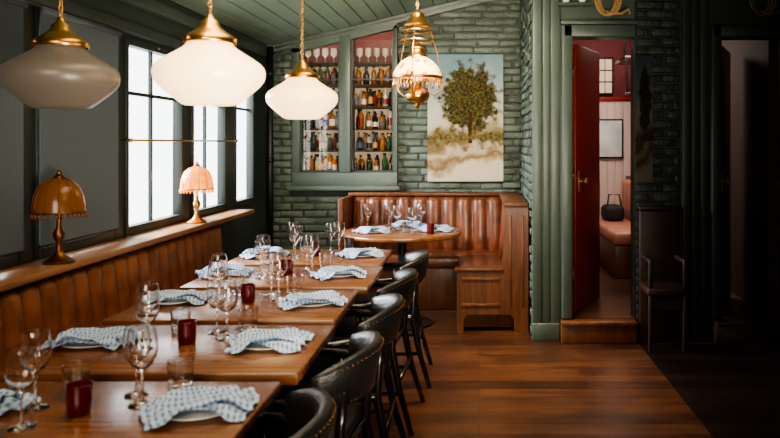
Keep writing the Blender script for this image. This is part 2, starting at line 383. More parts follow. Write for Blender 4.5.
for z in shelves:
    for yy in (cy0+0.06,cy0+0.15,cy0+0.24):
        x=WX0+0.05+random.uniform(0,0.03)
        while x<WX1-0.04:
            if abs(x+1.2725)>0.05:
                r=random.uniform(0.022,0.032); h=random.uniform(0.14,0.197); sh=h*random.uniform(0.55,0.70); mt=random.choice(liq)
                b.lathe([(0,0.001),(r,0.001),(r,sh),(r*0.8,sh+0.015),(0.011,sh+0.035),(0.011,h-0.02)],mt,10,(x,yy,z))
                b.lathe([(0.013,h-0.022),(0.013,h),(0,h)],random.choice(['b_dark','l_gold','b_dark']),8,(x,yy,z))
                if random.random()<0.6: b.lathe([(r+0.0008,sh*0.25),(r+0.0008,sh*0.8)],random.choice(['l_white','l_white','l_gold','l_blue','b_dark','b_red']),10,(x,yy,z))
            x+=random.uniform(0.060,0.088)
b.obj('liquor_bottles')
b=MB()
x=WX0+0.09
while x<WX1-0.05:
    if abs(x+1.2725)>0.06: b.lathe([(0,0.0),(0.026,0.002),(0.004,0.01),(0.004,0.06),(0.03,0.08),(0.032,0.12),(0.026,0.15)],'b_clear',12,(x,cy0+0.12,2.2455))
    x+=0.085
b.obj('stemware_row')

# ---------------- left wall with windows
bays=[(1.3,2.15),(2.3,3.05),(3.15,3.85),(3.95,4.72),(4.86,5.52),(5.72,6.2)]
SZ=0.93;WZ=0.97;HZ=2.07
b=MB()
b.box(XL-0.06,XL,YF,YB,0,WZ-0.04,'green_wall'); b.box(XL-0.06,XL,YF,YB,HZ,2.38,'green_wall')
e=YF
for a,c in bays: b.box(XL-0.06,XL,e,a,WZ-0.04,HZ,'green_dark'); e=c
b.box(XL-0.06,XL,e,YB,WZ-0.04,HZ,'green_dark')
b.obj('wall_left')
b=MB(); b.box(XL,XL+0.05,YF,YB-0.03,HZ+0.01,HZ+0.07,'green_wall',bev=0.008); b.box(XL,XL+0.035,YF,YB-0.03,2.25,2.33,'green',bev=0.008)
b.obj('trim_left')
b=MB(); b.box(XL-0.04,XL+0.20,0.2,5.62,SZ-0.035,SZ,'sill_wood',bev=0.008); b.obj('window_sill')
for i,(a,c) in enumerate(bays):
    b=MB(); xo,xi=XL-0.055,XL+0.012
    z0=SZ+0.002 if c<5.6 else WZ-0.04
    b.box(xo,xi,a,a+0.03,z0,HZ,'green_dark',bev=0.004); b.box(xo,xi,c-0.03,c,z0,HZ,'green_dark',bev=0.004)
    b.box(xo,xi,a+0.03,c-0.03,z0,z0+0.05,'green_dark',bev=0.004); b.box(xo,xi,a+0.03,c-0.03,HZ-0.05,HZ,'green_dark',bev=0.004)
    if c-a>0.5:
        mm=(a+c)/2; b.box(XL-0.045,XL-0.025,mm-0.009,mm+0.009,z0+0.03,HZ-0.04,'green_dark')
    b.box(XL-0.045,XL-0.025,a+0.03,c-0.03,1.74,1.76,'green_dark')
    b.box(XL-0.042,XL-0.039,a+0.03,c-0.03,z0+0.04,HZ-0.04,'pane')
    b.obj('window_%d'%(i+2))
    if i in (0,1,2):  # blinds added to dim the windows on the near left
        b=MB(); b.box(XL+0.018,XL+0.022,a+0.01,c-0.01,SZ+0.06,HZ-0.01,'blind'); b.tube([(XL+0.03,a+0.01,HZ-0.012),(XL+0.03,c-0.01,HZ-0.012)],0.014,'blind'); b.tube([(XL+0.02,a+0.01,SZ+0.06),(XL+0.02,c-0.01,SZ+0.06)],0.006,'dark_wood'); b.obj('added_blind')
b=MB(); b.tube([(XL+0.06,3.9,1.475),(XL+0.06,5.6,1.475)],0.006,'brass')
for yy in (3.92,4.79,5.58): b.tube([(XL,yy,1.475),(XL+0.06,yy,1.475)],0.006,'brass')
for yy in (3.9,5.6): b.lathe([(0,-0.014),(0.012,-0.006),(0.014,0),(0.012,0.008),(0,0.014)],'brass',10,(XL+0.06,yy,1.475))
b.obj('curtain_rod')
b=MB(); b.tube([(XL+0.06,6.5,0.0),(XL+0.06,6.5,2.35)],0.03,'black_metal',12)
for z in (0.5,1.3,2.1): b.lathe([(0.03,-0.02),(0.038,-0.02),(0.038,0.02),(0.03,0.02)],'black_metal',12,(XL+0.06,6.5,z))
b.obj('drain_pipe')

# ---------------- right part : door wall
OX0,OX1,OZ0,OZ1=0.69,1.15,0.16,2.24
PX0,PX1=1.785,2.42
b=MB()
b.box(0.4,OX0,YD,YD+0.12,0,2.6,'green'); 
def wp(x0,x1,z0,mat): b.prism_xz([(x0,z0),(x1,z0),(x1,cz(x1)),(x0,cz(x0))],YD,YD+0.12,mat)
wp(0.4,OX0,2.6,'green'); wp(OX0,OX1,OZ1,'green'); wp(OX1,1.24,0,'green_shaded'); wp(1.24,1.49,0,'mortar_shaded'); wp(1.49,PX0,0,'green_shaded'); wp(PX0,PX1,OZ1,'green_shaded'); wp(PX1,XR,0,'green_shaded')
b.prism_xz([(0.41,0),(0.42,0),(0.42,cz(0.4)),(0.41,cz(0.4))],YD+0.12,YB,'mortar')
bricks(b,YD+0.12,YB,0.0,2.92,0.0,'brick',False,(),Matrix.Translation((0.41,YD+0.12+YB,0))@Matrix.Rotation(-math.pi/2,4,'Z'))
b.box(0.42,0.5,YD+0.12,YB,0,cz(0.42),'cream_wall')
bricks(b,1.16,1.49,0.0,2.9,YD,'brick_shaded',False)
b.obj('wall_doorway')
b=MB()
for a,c,d in ((0.395,0.462,0.03),(0.47,0.525,0.018),(0.53,0.60,0.018)): b.box(a,c,YD-d,YD,0.12,cz(0.4)-0.06,'green',bev=0.006)
b.box(0.39,0.595,YD-0.035,YD,0,0.13,'green',bev=0.006)
b.box(0.61,0.69,YD-0.05,YD+0.005,0.165,OZ1+0.09,'green',bev=0.01)
b.box(0.62,OX1,YD-0.05,YD+0.005,OZ1,OZ1+0.09,'green',bev=0.01)
b.box(0.60,OX1+0.02,YD-0.07,YD,OZ1+0.09,OZ1+0.12,'green',bev=0.006)
b.obj('trim_doorway')
b=MB()
for a,c,d in ((1.50,1.56,0.03),(1.57,1.63,0.018),(1.64,1.70,0.018)): b.box(a,c,YD-d,YD,0.01,2.9,'green_shaded',bev=0.006)
b.box(1.71,1.785,YD-0.05,YD+0.005,0.165,OZ1+0.09,'green_shaded',bev=0.01)
b.box(1.72,PX1,YD-0.05,YD+0.005,OZ1,OZ1+0.09,'green_shaded',bev=0.01)
b.obj('trim_doorway_side')
b=MB(); b.box(0.60,OX1,YD-0.10,YD-0.002,0,0.13,'booth_wood',bev=0.005); b.box(0.60,OX1,YD-0.12,YD-0.002,0.13,0.16,'booth_wood',bev=0.006); b.obj('door_step')
b=MB(); b.box(1.72,PX1,YD-0.10,YD-0.002,0.0,0.13,'dark_wood',bev=0.005); b.box(1.72,PX1,YD-0.12,YD-0.002,0.13,0.16,'dark_wood',bev=0.006); b.obj('door_step')  # copy of the step, its shade put in by darker wood
def door(name,hx,mat,hy):
    b=MB(); W=0.62;H=2.05
    b.box(0,W,-0.02,0.02,0,H,mat,bev=0.004)
    for side in (-1,1):
        Xk=Matrix.Translation((0.09,0.02*side,1.0))@Matrix.Rotation(-side*math.pi/2,4,'X')
        b.lathe([(0,0),(0.026,0),(0.026,0.006),(0.009,0.01),(0.009,0.03),(0.024,0.04),(0.027,0.052),(0.018,0.064),(0,0.066)],'brass',16,X=Xk)
        b.box(0.065,0.115,min(0.02*side,0.024*side),max(0.02*side,0.024*side),0.92,1.08,'brass')
    for z in (0.25,1.0,1.8): b.lathe([(0,0),(0.009,0),(0.009,0.09),(0,0.09)],'brass',8,(0,0,z))
    b.obj(name,(hx,YD+0.15,0.165),math.atan2(0.55,0.275))
door('door_1',0.72,'red',0); door('door_2',1.82,'red_shaded',0)
b=MB(); b.box(XR,XR+0.1,YF,8.3,0,cz(XR),'plaster'); b.obj('wall_right')
b=MB(); b.prism_xz([(XL,0),(XR,0),(XR,cz(XR)),(XL,cz(XL))],YF-0.1,YF,'plaster'); b.obj('wall_front')
# next room
b=MB(); b.box(0.5,XR,YD+0.12,8.3,0.0,0.16,'floor'); b.box(OX0,OX1,YD,YD+0.12,0.0,0.16,'floor'); b.box(PX0,PX1,YD,YD+0.12,0.0,0.16,'floor'); b.obj('floor_side_room')
b=MB(); b.box(0.42,XR,YD+0.12,8.4,2.75,2.85,'cream_wall'); b.obj('ceiling_side_room')
b=MB(); b.box(0.42,0.5,YB+0.0,8.3,0.16,2.75,'cream_wall'); b.obj('wall_side_room_left')
b=MB(); b.box(2.2,2.28,YD+0.13,8.2,0.16,2.75,'panel_shaded'); b.obj('wall_side_room_partition')
b=MB()
b.box(0.42,2.2,8.2,8.3,0.16,2.75,'cream_wall'); 
x=0.52
while x<2.2: b.box(x,min(x+0.085,2.2),8.185,8.2,0.16,1.95,'cream_wall',bev=0.004); x+=0.09
b.box(0.5,2.2,8.16,8.2,1.95,2.0,'red',bev=0.005); b.box(0.5,2.2,8.18,8.2,2.0,2.7,'maroon')
b.box(2.28,XR,8.2,8.3,0.16,2.75,'panel_shaded')
b.obj('wall_side_room_back')
b=MB()
b.box(1.36,1.56,8.12,8.155,2.02,2.46,'dark_wood',bev=0.004)
for i in range(2):
    for j in range(3): b.box(1.38+i*0.085,1.455+i*0.085,8.11,8.122,2.04+j*0.135,2.16+j*0.135,'backlit')
b.obj('window_8')
b=MB()
b.box(1.50,2.10,7.2,7.7,2.32,2.36,'black_wood',bev=0.004); b.box(1.50,2.10,7.2,7.23,1.95,1.98,'black_wood',bev=0.004)
for i in range(8): b.box(1.51+i*0.08,1.53+i*0.08,7.2,7.22,1.98,2.32,'black_wood')
b.tube([(1.55,7.45,2.36),(1.55,7.45,2.75)],0.012,'black_metal'); b.tube([(2.05,7.45,2.36),(2.05,7.45,2.75)],0.012,'black_metal')
b.obj('overhead_rack')
b=MB(); b.box(1.38,1.68,8.145,8.18,1.28,1.74,'dark_wood',bev=0.004); b.box(1.40,1.66,8.138,8.147,1.30,1.72,'paper'); b.obj('framed_print')

def channel(b,P0,P1,n,out,z0,z1,th,mat,lean=0.0,amp=0.018):
    P0=Vector((*P0,0));P1=Vector((*P1,0));o=Vector((*out,0)); d=P1-P0; nu=n*6
    prof=[(0,-0.5),(0.0,0.7),(0.04,0.98),(0.3,1.0),(0.7,1.0),(0.93,0.98),(0.985,0.8),(1.0,0.45),(1.0,0.0)]
    vs=[];fs=[]
    for i in range(nu+1):
        u=i/nu; ph=(i%6)/6.0; bulge=abs(math.sin(math.pi*ph))**0.6 if i%6 else 0
        for t,k in prof:
            z=z0+(z1-z0)*t; kk=max(k,0)
            off=(th*min(kk,1)*0.75 + amp*bulge*min(1,kk*1.2)) + lean*(1-t)
            if k<0: off=0
            zz=z+ (0.006*bulge if t>0.95 else 0)
            p=P0+d*u+o*off; vs.append((p.x,p.y,zz))
    m=len(prof)
    for i in range(nu):
        for j in range(m-1): fs.append((i*m+j,(i+1)*m+j,(i+1)*m+j+1,i*m+j+1))
    fs.append(list(range(m))); fs.append([nu*m+j for j in range(m)][::-1])
    b.add(vs,fs,mat,True)

# ---------------- left banquette
b=MB(); bx=XL+0.02
b.box(bx,bx+0.06,0.6,5.0,0.02,0.86,'booth_wood',bev=0.006)
channel(b,(bx+0.06,4.97),(bx+0.06,0.65),36,(1,0),0.42,0.875,0.10,'leather_tan',lean=0.04,amp=0.026)
b.box(bx+0.06,bx+0.55,0.62,4.98,0.33,0.46,'leather_tan',bev=0.035,seg=3)
b.box(bx+0.06,bx+0.50,0.64,4.96,0.0,0.34,'booth_wood',bev=0.006)
b.box(bx,bx+0.53,4.985,5.02,0.0,0.60,'booth_wood',bev=0.01)
b.obj('banquette',origin=(bx+0.3,2.8,0))
# ---------------- corner booth at the back
b=MB(); yw=YB-0.03; BL=-1.17
b.box(BL-0.03,0.38,yw-0.08,yw,0,0.97,'booth_wood',bev=0.006)
b.box(BL-0.05,0.38,yw-0.15,yw,0.965,0.998,'booth_wood',bev=0.008)
b.box(BL-0.05,BL-0.005,yw-0.62,yw,0,0.975,'booth_wood',bev=0.01)
channel(b,(0.22,yw-0.08),(BL,yw-0.08),10,(0,-1),0.44,0.955,0.10,'leather',lean=0.04,amp=0.030)
b.box(BL,0.22,yw-0.58,yw-0.08,0.36,0.475,'leather',bev=0.035,seg=3)
b.box(BL,0.22,yw-0.54,yw-0.08,0.0,0.37,'booth_wood',bev=0.006)
b.box(0.30,0.38,5.42,yw-0.05,0,0.97,'booth_wood',bev=0.006)
b.box(0.19,0.38,5.37,yw-0.05,0.965,1.00,'booth_wood',bev=0.008)
channel(b,(0.30,5.44),(0.30,yw-0.1),8,(-1,0),0.44,0.955,0.08,'leather',lean=0.04,amp=0.026)
b.box(-0.17,0.30,5.44,yw-0.5,0.36,0.475,'leather',bev=0.035,seg=3)
b.box(-0.15,0.30,5.46,yw-0.5,0.02,0.37,'booth_wood',bev=0.006)
b.prism_xz([(-0.17,0.0),(-0.12,0.0),(-0.12,0.10),(-0.09,0.14),(0.24,0.14),(0.27,0.10),(0.27,0.0),(0.38,0.0),(0.38,0.985),(0.20,0.985),(0.19,0.60),(0.16,0.52),(0.10,0.49),(-0.17,0.49)],5.385,5.435,'booth_wood')
b.box(-0.19,0.19,5.37,5.45,0.47,0.50,'booth_wood',bev=0.008)
b.box(-0.13,0.16,5.375,5.39,0.20,0.225,'booth_wood',bev=0.004); b.box(-0.13,0.16,5.375,5.39,0.40,0.425,'booth_wood',bev=0.004)
b.box(0.235,0.25,5.375,5.39,0.20,0.90,'booth_wood',bev=0.003); b.box(0.33,0.345,5.375,5.39,0.20,0.90,'booth_wood',bev=0.003)
b.obj('booth_bench',origin=(-0.4,6.3,0))
b=MB(); b.box(1.17,1.46,5.10,5.165,0.0,0.97,'dark_wood',bev=0.01); b.box(1.16,1.47,5.08,5.165,0.97,1.0,'dark_wood',bev=0.008)  # settle wood darkened to paint in the dimness on the right
b.box(1.17,1.46,4.85,5.10,0.40,0.45,'dark_wood',bev=0.008)
for x in (1.18,1.42):
    b.box(x,x+0.03,4.86,4.89,0.0,0.40,'dark_wood',bev=0.004); b.box(x,x+0.03,4.89,5.10,0.62,0.65,'dark_wood',bev=0.004); b.box(x,x+0.03,4.86,4.89,0.45,0.65,'dark_wood',bev=0.004)
b.box(1.2,1.43,4.87,4.88,0.30,0.38,'dark_wood'); b.obj('wooden_settle')

# ---------------- paintings
b=MB(); b.box(-0.488,0.23,YB-0.055,YB-0.022,1.096,2.30,'painting'); b.obj('landscape_painting')
b=MB(); b.box(1.155,1.275,YD-0.05,YD-0.021,1.17,2.1,'painting_dim'); b.obj('narrow_landscape_copy')  # added narrow repeat of the landscape, dimmed through its colour

# ---------------- tables
def table_mesh():
    b=MB(); W=0.93;D=0.575
    b.box(-W/2,W/2,-D/2,D/2,0.712,0.75,'table_wood',bev=0.005)
    b.box(-W/2+0.06,W/2-0.06,-D/2+0.06,D/2-0.06,0.69,0.712,'black_wood')
    b.lathe([(0.055,0.66),(0.16,0.69),(0.16,0.70)],'black_metal',20)
    b.lathe([(0.06,0.03),(0.042,0.08),(0.036,0.2),(0.036,0.66)],'black_metal',20)
    for a in range(4):
        Xr=Matrix.Rotation(a*math.pi/2+math.pi/4,4,'Z')
        R=[]
        for t in (0,0.25,0.5,0.75,1.0):
            r=0.03+0.31*t; z=0.075-0.05*t; w=0.03-0.008*t; h=0.03-0.012*t
            R.append([(r,-w,z-h),(r,w,z-h),(r,w*0.6,z+h*0.6),(r,-w*0.6,z+h*0.6)])
        b.rings(R,'black_metal',smooth=False,X=Xr); b.lathe([(0,0),(0.02,0),(0.02,0.02),(0,0.02)],'black_metal',10,(0.32,0,0),X=Xr)
    return b.mesh('dining_table')
tm=table_mesh(); TX=-1.035
TY=[1.80-0.645,1.80,2.445,3.09,3.735,4.38]
for i,y in enumerate(TY): inst(tm,'dining_table',(TX+[0,-0.02,0.01,-0.01,0.02,-0.01][i],y,0),random.uniform(-0.008,0.008))

b=MB()
b.lathe([(0,0.715),(0.465,0.715),(0.478,0.722),(0.48,0.735),(0.478,0.745),(0.47,0.75),(0,0.75)],'table_wood',64)
b.lathe([(0,0.0),(0.24,0.0),(0.24,0.015),(0.06,0.045),(0.035,0.1),(0.035,0.66),(0.12,0.70),(0.2,0.715),(0,0.715)],'black_metal',32)
RT=(-0.62,5.66,0); b.obj('round_table',RT)

# ---------------- chairs
def chair_mesh():
    b=MB(); TOP=0.775
    b.box(-0.24,0.20,-0.225,0.225,0.40,0.435,'black_wood',bev=0.012)
    b.box(-0.235,0.19,-0.215,0.215,0.43,0.485,'black_leather',bev=0.025,seg=4)
    def horse(n,a=0.255,bb=0.265,x0=-0.23):
        pts=[]
        for i in range(6): pts.append((x0+(0-x0)*i/6, bb-0.035*(1-i/6)**2, 0))
        for i in range(n+1):
            th=math.pi/2-math.pi*i/n; pts.append((a*math.cos(th),bb*math.sin(th),0))
        return pts+[(p[0],-p[1],0) for p in pts[:6]][::-1]
    H=horse(18)
    rail=[(p[0],p[1],0.650+0.012*max(0,p[0]/0.27)) for p in H]
    b.tube(rail,0.016,'black_wood',10,flat=1.35)
    for sgn in (0,-1):
        p=rail[sgn]; b.lathe([(0,-0.02),(0.018,-0.014),(0.022,0),(0.018,0.014),(0,0.02)],'black_wood',10,p)
    R=[];n=20
    for i in range(n+1):
        th=math.radians(-62+124*i/n); c=math.cos(th); s_=math.sin(th)
        top=TOP-0.05*(abs(th)/math.radians(62))**2.5; bot=0.60; k=0.5+0.5*min(1,(1-abs(i/n*2-1))*6)
        ring=[]
        for (dr,tz) in ((-0.022,0.0),(-0.030,0.15),(-0.032,0.5),(-0.028,0.85),(-0.014,1.0),(0.008,1.0),(0.017,0.9),(0.019,0.5),(0.017,0.1),(0.006,0.0)):
            rr=dr*k; lean=0.035*(tz-0.3)
            ring.append(((0.257+rr+lean)*c, (0.267+rr+lean)*s_, bot+(top-bot)*tz))
        R.append(ring)
    b.rings(R,'black_leather')
    for i in range(31):
        th=math.radians(-59+118*i/30); top=TOP-0.05*(abs(th)/math.radians(62))**2.5
        for z,le in ((top-0.018,0.024),(0.618,-0.006)):
            b.lathe([(0,0.003),(0.0026,0.0015),(0.003,0),(0.0026,-0.0015),(0,-0.003)],'bronze',6,((0.275+le)*math.cos(th),(0.285+le)*math.sin(th),z))
    for sy in (-1,1):
        b.tube([(-0.25,sy*0.225,0.0),(-0.225,sy*0.21,0.22),(-0.205,sy*0.205,0.42),(-0.20,sy*0.225,0.55),(-0.19,sy*0.236,0.65)],[0.013,0.017,0.019,0.016,0.014],'black_wood',10)
        b.tube([(0.30,sy*0.225,0.0),(0.235,sy*0.205,0.22),(0.195,sy*0.195,0.42),(0.205,sy*0.19,0.55),(0.215,sy*0.175,0.66)],[0.013,0.017,0.020,0.017,0.014],'black_wood',10)
        b.tube([(-0.226,sy*0.21,0.2),(0.238,sy*0.206,0.2)],0.011,'black_wood')
        b.tube([(0.06,sy*0.21,0.42),(0.06,sy*0.252,0.55),(0.06,sy*0.258,0.65)],0.011,'black_wood')
    b.tube([(-0.22,-0.21,0.26),(-0.22,0.21,0.26)],0.011,'black_wood'); b.tube([(0.232,-0.202,0.26),(0.232,0.202,0.26)],0.011,'black_wood')
    return b.mesh('armchair')
cm=chair_mesh()
for i,y in enumerate(TY):
    inst(cm,'armchair',(-0.625+[0,-0.05,-0.01,0.0,0.0,0.02][i],y+[0,0.0,0,-0.02,0.0,0.0][i],0),[0,0.06,-0.07,0.04,-0.05,0.05][i])

# ---------------- tableware
b=MB()
out=[(0,0.0),(0.034,0.0),(0.035,0.002),(0.012,0.006),(0.0045,0.014),(0.0036,0.05),(0.0038,0.088),(0.009,0.096),(0.025,0.108),(0.037,0.128),(0.0405,0.150),(0.038,0.178),(0.0345,0.198),(0.0326,0.206),(0.032,0.208)]
inn=[(0.0312,0.208),(0.0316,0.206),(0.0336,0.198),(0.0370,0.178),(0.0393,0.150),(0.0358,0.129),(0.0240,0.111),(0.008,0.101),(0,0.099)]
b.lathe(out+inn,'glass',28); wm=b.mesh('wine_glass')
b=MB(); b.lathe([(0,0),(0.030,0),(0.033,0.004),(0.0335,0.02),(0.037,0.083),(0.0371,0.085),(0.0355,0.085),(0.0353,0.083),(0.032,0.02),(0.0315,0.014),(0.028,0.012),(0,0.012)],'water',24); tum=b.mesh('water_tumbler')
b=MB(); b.lathe([(0,0),(0.026,0),(0.030,0.004),(0.031,0.04),(0.032,0.07),(0.034,0.078),(0.031,0.078),(0.028,0.03),(0,0.028)],'votive',24); vot=b.mesh('candle_holder')
b=MB(); b.lathe([(0,0.0),(0.055,0.0),(0.06,0.004),(0.10,0.013),(0.102,0.016),(0.06,0.009),(0,0.008)],'white',40); plate=b.mesh('dinner_plate')
def napkin_mesh(seed):
    rnd=random.Random(seed); nx,ny=44,30; W,D=0.27,0.19; vs=[];fs=[];uvs=[]
    layers=[(0.0,1.0,0.0),(0.012,0.84,0.22)]
    for (dz,sc,rot) in layers:
        ph=[rnd.uniform(0,6.28) for _ in range(5)]; o=len(vs)
        for j in range(ny+1):
            for i in range(nx+1):
                u=i/nx-0.5; v=j/ny-0.5
                x=u*W*sc*(1+0.12*math.sin(v*5+ph[0])); y=v*D*sc*(1+0.22*math.sin(u*6+ph[1]))
                c,s_=math.cos(rot),math.sin(rot); x,y=x*c-y*s_,x*s_+y*c
                r=math.hypot(x,y)
                base=0.019 if r<0.103 else max(0.003,0.019-(r-0.103)*0.55)
                z=base+dz*(1 if r<0.10 else max(0.35,1-(r-0.10)*9))
                fold=0.5+0.5*math.sin(v*22+2.6*math.sin(u*5+ph[2])+ph[3]); z+=0.016*fold*(0.35+0.65*abs(math.cos(u*4+ph[4])))
                vs.append((x,y,z)); uvs.append((i/nx*1.0,j/ny*0.7))
        for j in range(ny):
            for i in range(nx):
                a=o+j*(nx+1)+i; fs.append((a,a+1,a+nx+2,a+nx+1))
    me=bpy.data.meshes.new('folded_napkin'); me.from_pydata(vs,[],fs); me.materials.append(M['napkin'])
    ul=me.uv_layers.new(name='UVMap')
    for l in me.loops: ul.data[l.index].uv=uvs[l.vertex_index]
    me.polygons.foreach_set('use_smooth',[True]*len(fs)); me.update(); return me
naps=[napkin_mesh(s) for s in (1,2,3)]
def setting(x,y,z,rz,i):
    inst(plate,'dinner_plate',(x,y,z),0); inst(naps[i%3],'folded_napkin',(x,y,z+0.0005),rz)
tz=0.7505
for i,y in enumerate(TY[1:]):
    j=lambda: random.uniform(-0.012,0.012)
    setting(-0.735+j(),y-0.0+j()+(0.06 if i==0 else 0),tz,0.3+random.uniform(-0.25,0.2),i)
    inst(wm,'wine_glass',(-0.905+j(),y+0.09+j(),tz)); inst(wm,'wine_glass',(-0.975+j(),y+0.18+j(),tz),sc=0.92)
    inst(tum,'water_tumbler',(-0.865+j(),y+0.215+j(),tz))
    inst(vot,'candle_holder',(-1.04+j(),y+0.03+j(),tz))
    setting(-1.36+j(),y+0.03+j(),tz,0.2+random.uniform(-0.3,0.3),i+1)
    inst(wm,'wine_glass',(-1.185+j(),y+0.07+j(),tz)); inst(wm,'wine_glass',(-1.14+j(),y-0.06+j(),tz),sc=0.95)
    inst(tum,'water_tumbler',(-1.13+j(),y+0.19+j(),tz))
for (dx,dy,rz) in ((0.27,0.0,0.1),(-0.22,-0.12,0.4),(0.02,0.28,0.0)): setting(RT[0]+dx,RT[1]+dy,tz,rz,1)
for dx,dy in ((-0.12,0.10),(-0.04,-0.02),(0.14,0.14),(-0.30,0.12),(0.10,-0.20)): inst(wm,'wine_glass',(RT[0]+dx,RT[1]+dy,tz))
inst(tum,'water_tumbler',(RT[0]+0.02,RT[1]-0.10,tz)); inst(vot,'candle_holder',(RT[0]+0.24,RT[1]-0.18,tz))

# ---------------- pendants
def chain(b,x,y,z0,z1,mat='brass',r=0.011,w=0.0028):
    z=z0;k=0
    while z<z1:
        pts=[]
        for i in range(10):
            a=2*math.pi*i/10; px=r*0.62*math.cos(a); pz=r*1.25*math.sin(a)
            pts.append((x+(px if k%2 else 0),y+(0 if k%2 else px),z+pz))
        b.tube(pts,w,mat,5,closed=True); z+=r*1.9;k+=1
def pendant(name,x,y,zc,mat):
    b=MB(); z=-0.13
    b.lathe([(0,0.0),(0.085,0.0),(0.100,0.006),(0.118,0.020),(0.148,0.045),(0.176,0.072),(0.190,0.092),(0.194,0.115),(0.190,0.136),(0.176,0.152),(0.150,0.170),(0.118,0.190),(0.094,0.206),(0.080,0.220),(0.075,0.234)],mat,48,(0,0,z))
    b.lathe([(0.088,0.222),(0.092,0.228),(0.090,0.240),(0.080,0.252),(0.055,0.268),(0.036,0.285),(0.030,0.305),(0.016,0.315),(0.012,0.33),(0,0.335)],'brass',32,(0,0,z))
    for k in range(3):
        a=k*2.094; b.lathe([(0,-0.004),(0.005,-0.004),(0.005,0.004),(0,0.004)],'brass',8,(0.094*math.cos(a),0.094*math.sin(a),z+0.234))
    top=cz(x)-zc
    chain(b,0,0,z+0.345,top-0.03)
    b.tube([(0.004,0.0,z+0.33),(0.004,0,top-0.02)],0.0022,'rope',5)
    b.lathe([(0.0,-0.035),(0.02,-0.035),(0.055,-0.015),(0.06,-0.002),(0.0,-0.002)],'brass',24,(0,0,top-0.012))
    b.obj(name,(x,y,zc))
pendant('pendant_lamp',-0.978,2.545,1.728,'opal'); pendant('pendant_lamp',-0.975,3.86,1.722,'opal'); pendant('pendant_lamp',-1.52,2.545,1.715,'opal_dim')

# ---------------- hanging parlour lamp
b=MB(); zo=1.93
b.lathe([(0.168,0.0),(0.176,0.004),(0.170,0.03),(0.150,0.070),(0.118,0.108),(0.085,0.132),(0.062,0.142)],'floral',40,(0,0,0))
b.lathe([(0.172,-0.014),(0.180,-0.008),(0.180,0.006),(0.172,0.010),(0.166,0.0),(0.172,-0.014)],'brass',40)
b.lathe([(0.062,0.140),(0.07,0.144),(0.068,0.155),(0.05,0.17),(0.045,0.195),(0.060,0.205),(0.058,0.215),(0.03,0.235),(0.012,0.25),(0,0.25)],'brass',28)
for i in range(40):
    a=2*math.pi*i/40; b.lathe([(0,0),(0.005,-0.012),(0.007,-0.04),(0.004,-0.055),(0,-0.06)],'water' if i%3==0 else 'brass',5,(0.172*math.cos(a),0.172*math.sin(a),-0.012))
b.lathe([(0,-0.225),(0.010,-0.222),(0.018,-0.205),(0.010,-0.195),(0.03,-0.185),(0.075,-0.165),(0.088,-0.135),(0.082,-0.105),(0.05,-0.085),(0.03,-0.075),(0.028,-0.05),(0.045,-0.04),(0.045,-0.03),(0,-0.03)],'brass',28)
b.lathe([(0.026,-0.03),(0.036,0.0),(0.03,0.05),(0.022,0.10),(0.022,0.14)],'opal',16)
for k in range(3):
    a=k*2.094+0.4; c_,s_=math.cos(a),math.sin(a)
    b.tube([(0.07*c_,0.07*s_,-0.10),(0.13*c_,0.13*s_,-0.13),(0.185*c_,0.185*s_,-0.09),(0.200*c_,0.200*s_,-0.03),(0.180*c_,0.180*s_,0.0)],0.006,'brass',8)
    b.tube([(0.180*c_,0.180*s_,0.01),(0.15*c_,0.15*s_,0.18),(0.10*c_,0.10*s_,0.34),(0.05*c_,0.05*s_,0.405)],0.0035,'brass',6)
    b.lathe([(0,-0.015),(0.012,-0.008),(0.014,0.004),(0.006,0.016),(0,0.03)],'brass',10,(0.182*c_,0.182*s_,0.02))
for rr,zz in ((0.105,0.33),(0.12,0.26)): b.tube([(rr*math.cos(t*math.pi/12),rr*math.sin(t*math.pi/12),zz) for t in range(24)],0.007,'brass',6,closed=True)
b.lathe([(0.09,0.36),(0.095,0.37),(0.075,0.40),(0.045,0.43),(0.05,0.45),(0.02,0.47),(0,0.48)],'brass',24)
ph=(-0.44,5.0); top=cz(ph[0])-zo
chain(b,0,0,0.49,top-0.03,r=0.014); b.lathe([(0,-0.035),(0.02,-0.035),(0.05,-0.015),(0.055,-0.002),(0,-0.002)],'brass',24,(0,0,top-0.012))
b.obj('hanging_parlour_lamp',(ph[0],ph[1],zo))

# ---------------- sill lamps
def sill_lamp(x,y,mt,mb):
    b=MB()
    b.lathe([(0,0),(0.062,0),(0.064,0.008),(0.05,0.016),(0.028,0.03),(0.014,0.05),(0.012,0.09),(0.022,0.11),(0.024,0.13),(0.011,0.155),(0.009,0.20),(0.014,0.215),(0.008,0.24),(0.008,0.36)],mb,24)
    prof=[(0.018,0.375),(0.05,0.365),(0.080,0.335),(0.097,0.295),(0.103,0.255),(0.106,0.225)]
    b.lathe(prof,mt,24)
    for k in range(12):
        a=2*math.pi*k/12; b.tube([(r*math.cos(a),r*math.sin(a),z) for r,z in prof],0.0016,'bronze',5)
    for r,z in ((0.106,0.225),): b.tube([(r*math.cos(t*math.pi/14),r*math.sin(t*math.pi/14),z) for t in range(28)],0.003,'bronze',5,closed=True)
    for k in range(28):
        a=2*math.pi*k/28; b.lathe([(0,0),(0.006,-0.008),(0.004,-0.022),(0,-0.026)],mt,5,(0.104*math.cos(a),0.104*math.sin(a),0.223))
    b.lathe([(0.02,0.372),(0.022,0.38),(0.008,0.392),(0.009,0.402),(0,0.41)],mb,24)
    b.obj('table_lamp',(x,y,SZ+0.001))
sill_lamp(-1.875,4.65,'tiff','brass'); sill_lamp(-1.86,3.10,'tiff_dim','bronze')

